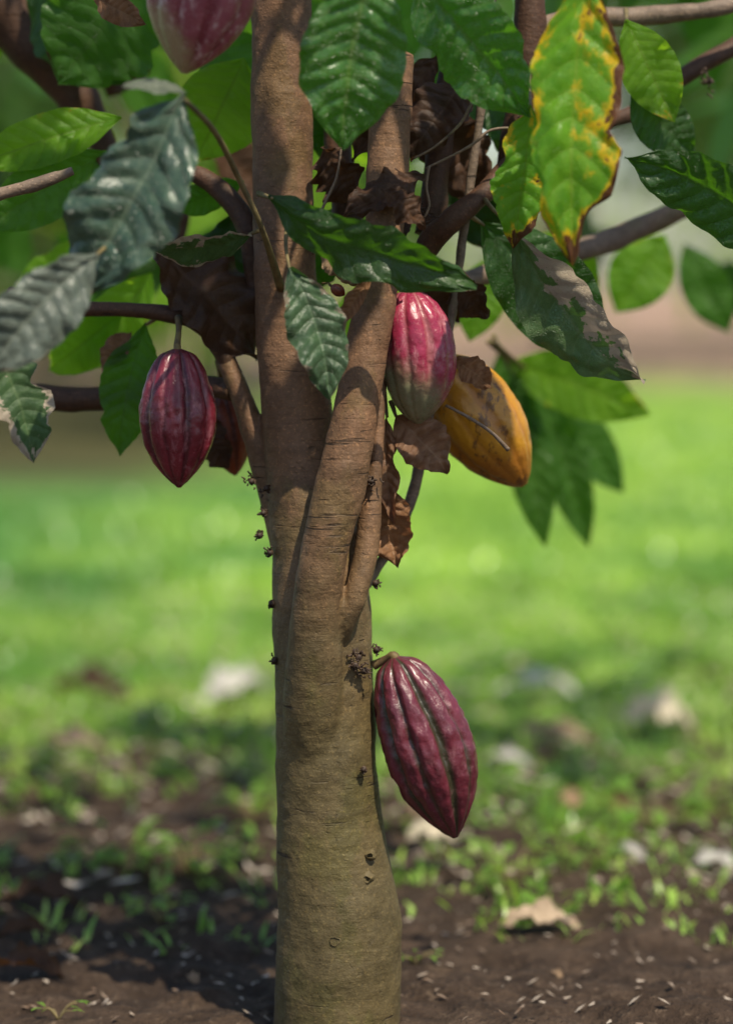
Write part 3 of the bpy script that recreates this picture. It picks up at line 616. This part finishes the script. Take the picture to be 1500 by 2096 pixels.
# weeds
WD=leaf_mat('weed leaf',(.25,.5,.06),(.15,.34,.04),(.36,.58,.12),(.55,.85,.08),.45,.3,spec=.8)
def weed(px,py,h,n,label,group=None):
    p=on_ground(px,py); root=empty('weed',(p.x,p.y,gh(p.x,p.y))); tag(root,label,'weed',group)
    mb=MB(); ms=MB()
    for k in range(n):
        a=random.uniform(0,6.28); ln=h*random.uniform(.5,1); e=Vector((math.cos(a)*ln*.8,math.sin(a)*ln*.8,ln*random.uniform(.3,.9)))
        tube(ms,[(Vector((0,0,-.004)),.0012),(e*.5+Vector((0,0,ln*.15)),.001),(e,.0007)],3,5)
        v,f,uv=leaf_geo(h*.5,h*.22,nl=8,nw=4,quilt=0,bow=.1,seed=k)
        M=Matrix.Translation(e)@Matrix.Rotation(a-math.pi/2+random.uniform(-.5,.5),4,'Z')@Matrix.Rotation(random.uniform(-.5,.5),4,'X')
        mb.add([tuple(M@Vector(q)) for q in v],f,uv)
    o=ms.build('stem',STALK); o.parent=root
    o=mb.build('foliage',WD); o.parent=root
WL=[(1040,1830,.07,24,'leafy weed on the soil edge right of the trunk'),(1330,1720,.09,30,'bushy weed at right in front of the turf'),(1200,1790,.06,18,'low weed left of the small whitish leaf'),
(230,1790,.08,30,'broad light green weed left of the trunk'),(390,1790,.07,26,'weed with pale leaves just left of the trunk'),(330,1900,.05,18,'small low weed on dark soil left of the trunk'),
(120,2085,.03,7,'thin weed at the bottom left corner'),(850,1985,.03,10,'tiny weed touching the right side of the trunk base'),(100,1660,.08,24,'weed in the bare patch near the left edge'),
(820,1720,.06,14,'weed peeking from behind the trunk under the plum pod'),(1420,1650,.09,26,'tall weed near the right edge'),(520,1700,.07,20,'bluish shaded weed right beside the trunk on its left')]
for w in WL: weed(*w)
# low creeping ground cover
cs=[]
while len(cs)<480:
    y=random.uniform(.45,3.6); x=random.uniform(-1.6,1.6)
    if noise.noise(Vector((x*1.6,y*1.3,3.1)))*.6+noise.noise(Vector((x*5,y*4,1.)))*.9+(y-.8+.25*x)/1.8>random.uniform(-.3,.5): cs.append((x,y,gh(x,y)+.015,random.uniform(.02,.09),random.uniform(.02,.08),.018,1))
gc=foliage('ground_cover',cs,7500,.032,WD,droop=-.4); tag(gc,'low creeping leafy plants mixed into the thin grass','ground cover',kind='stuff')
# ---------------------------------------------------------------- background
BG1=leaf_mat('far foliage dark',(.05,.13,.02),(.025,.07,.015),(.08,.17,.03),(.16,.36,.02),.4,.45)
BG2=leaf_mat('far foliage bright',(.24,.44,.03),(.12,.28,.02),(.3,.46,.06),(.55,.8,.05),.5,.45)
def bgtree(x,y,h,r,mat,label,n=1500,size=.4,low=.15,name='shade_tree',cat='tree',tr=1.):
    root=empty(name,(x,y,0)); tag(root,label,cat)
    mb=MB(); tube(mb,[(Vector((x,y,-.1)),.16*tr),(Vector((x+.1,y,h*.35)),.12*tr),(Vector((x-.1*tr,y,h*.8)),.05*tr)],6,12,.02,3)
    for k in range(4):
        a=k*1.6+x; tube(mb,[(Vector((x+.05,y,h*.3)),.07*tr),(Vector((x+math.cos(a)*r*.5,y+math.sin(a)*r*.5,h*.55)),.05*tr),(Vector((x+math.cos(a)*r*.8,y+math.sin(a)*r*.8,h*.75)),.02*tr)],4,8)
    mb.build('trunk',BRG,root)
    cs=[]
    for k in range(9):
        a=k*2.4; q=random.uniform(.3,.8); zz=random.uniform(low,.85)
        cs.append((x+math.cos(a)*r*q,y+math.sin(a)*r*q,h*zz+.3*tr,r*.45,r*.45,h*.17,1))
    foliage('crown',cs,n,size,mat,root)
bgtree(-4.2,13,4.5,2.0,BG1,'dark tree behind the lawn at far left',low=.15)
bgtree(-1.2,17,5,2.2,BG1,'dark green tree behind the upper trunk',low=.12)
bgtree(1.6,19,5.5,2.3,BG1,'dark tree behind the yellow pod, far off',low=.2)
bgtree(-3,22,6,2.6,BG2,'tall bright tree at the back left',low=.1)
bgtree(4.6,24,6,2.4,BG1,'dark tree at the far right beyond the lawn',low=.3)
bgtree(7.5,32,8,3.5,BG2,'light green tree furthest right in the distance',low=.1)
bgtree(2.5,34,9,4,BG2,'light green tree furthest back in the middle',low=.1)
bgtree(-8,28,9,4,BG1,'dark tree furthest back at left',low=.1)
bgtree(-2.3,10.2,2.6,1.0,BG1,'leafy shrub at the back edge of the lawn on the left',n=900,size=.25,low=.12,name='shrub',cat='shrub',tr=.4)
bgtree(-.9,11.5,2.8,.9,BG2,'brighter shrub right of the leafy one behind the crimson pod',n=700,size=.25,low=.15,name='shrub',cat='shrub',tr=.4)
# ---------------------------------------------------------------- light
sun_dir=Vector((.5,-.8,.0)); EL=R(60); az=math.atan2(sun_dir.x,sun_dir.y)
D=Vector((math.sin(az)*math.cos(EL),math.cos(az)*math.cos(EL),math.sin(EL)))
sl=bpy.data.lights.new('sun','SUN'); sl.energy=5; sl.angle=R(.6); sl.color=(1,.91,.74)
so=bpy.data.objects.new('sun',sl); col.objects.link(so); so.rotation_euler=D.to_track_quat('Z','Y').to_euler(); so.location=D*20
w=bpy.data.worlds.new('World'); scn.world=w; w.use_nodes=True; nt=w.node_tree
bg=nt.nodes['Background']; sk=nt.nodes.new('ShaderNodeTexSky'); sk.sky_type='NISHITA'; sk.sun_disc=False; sk.sun_elevation=EL; sk.sun_rotation=az%(2*math.pi)
nt.links.new(sk.outputs[0],bg.inputs[0]); bg.inputs[1].default_value=.13
scn.view_settings.view_transform='Standard'; scn.view_settings.look='None'; scn.view_settings.exposure=0
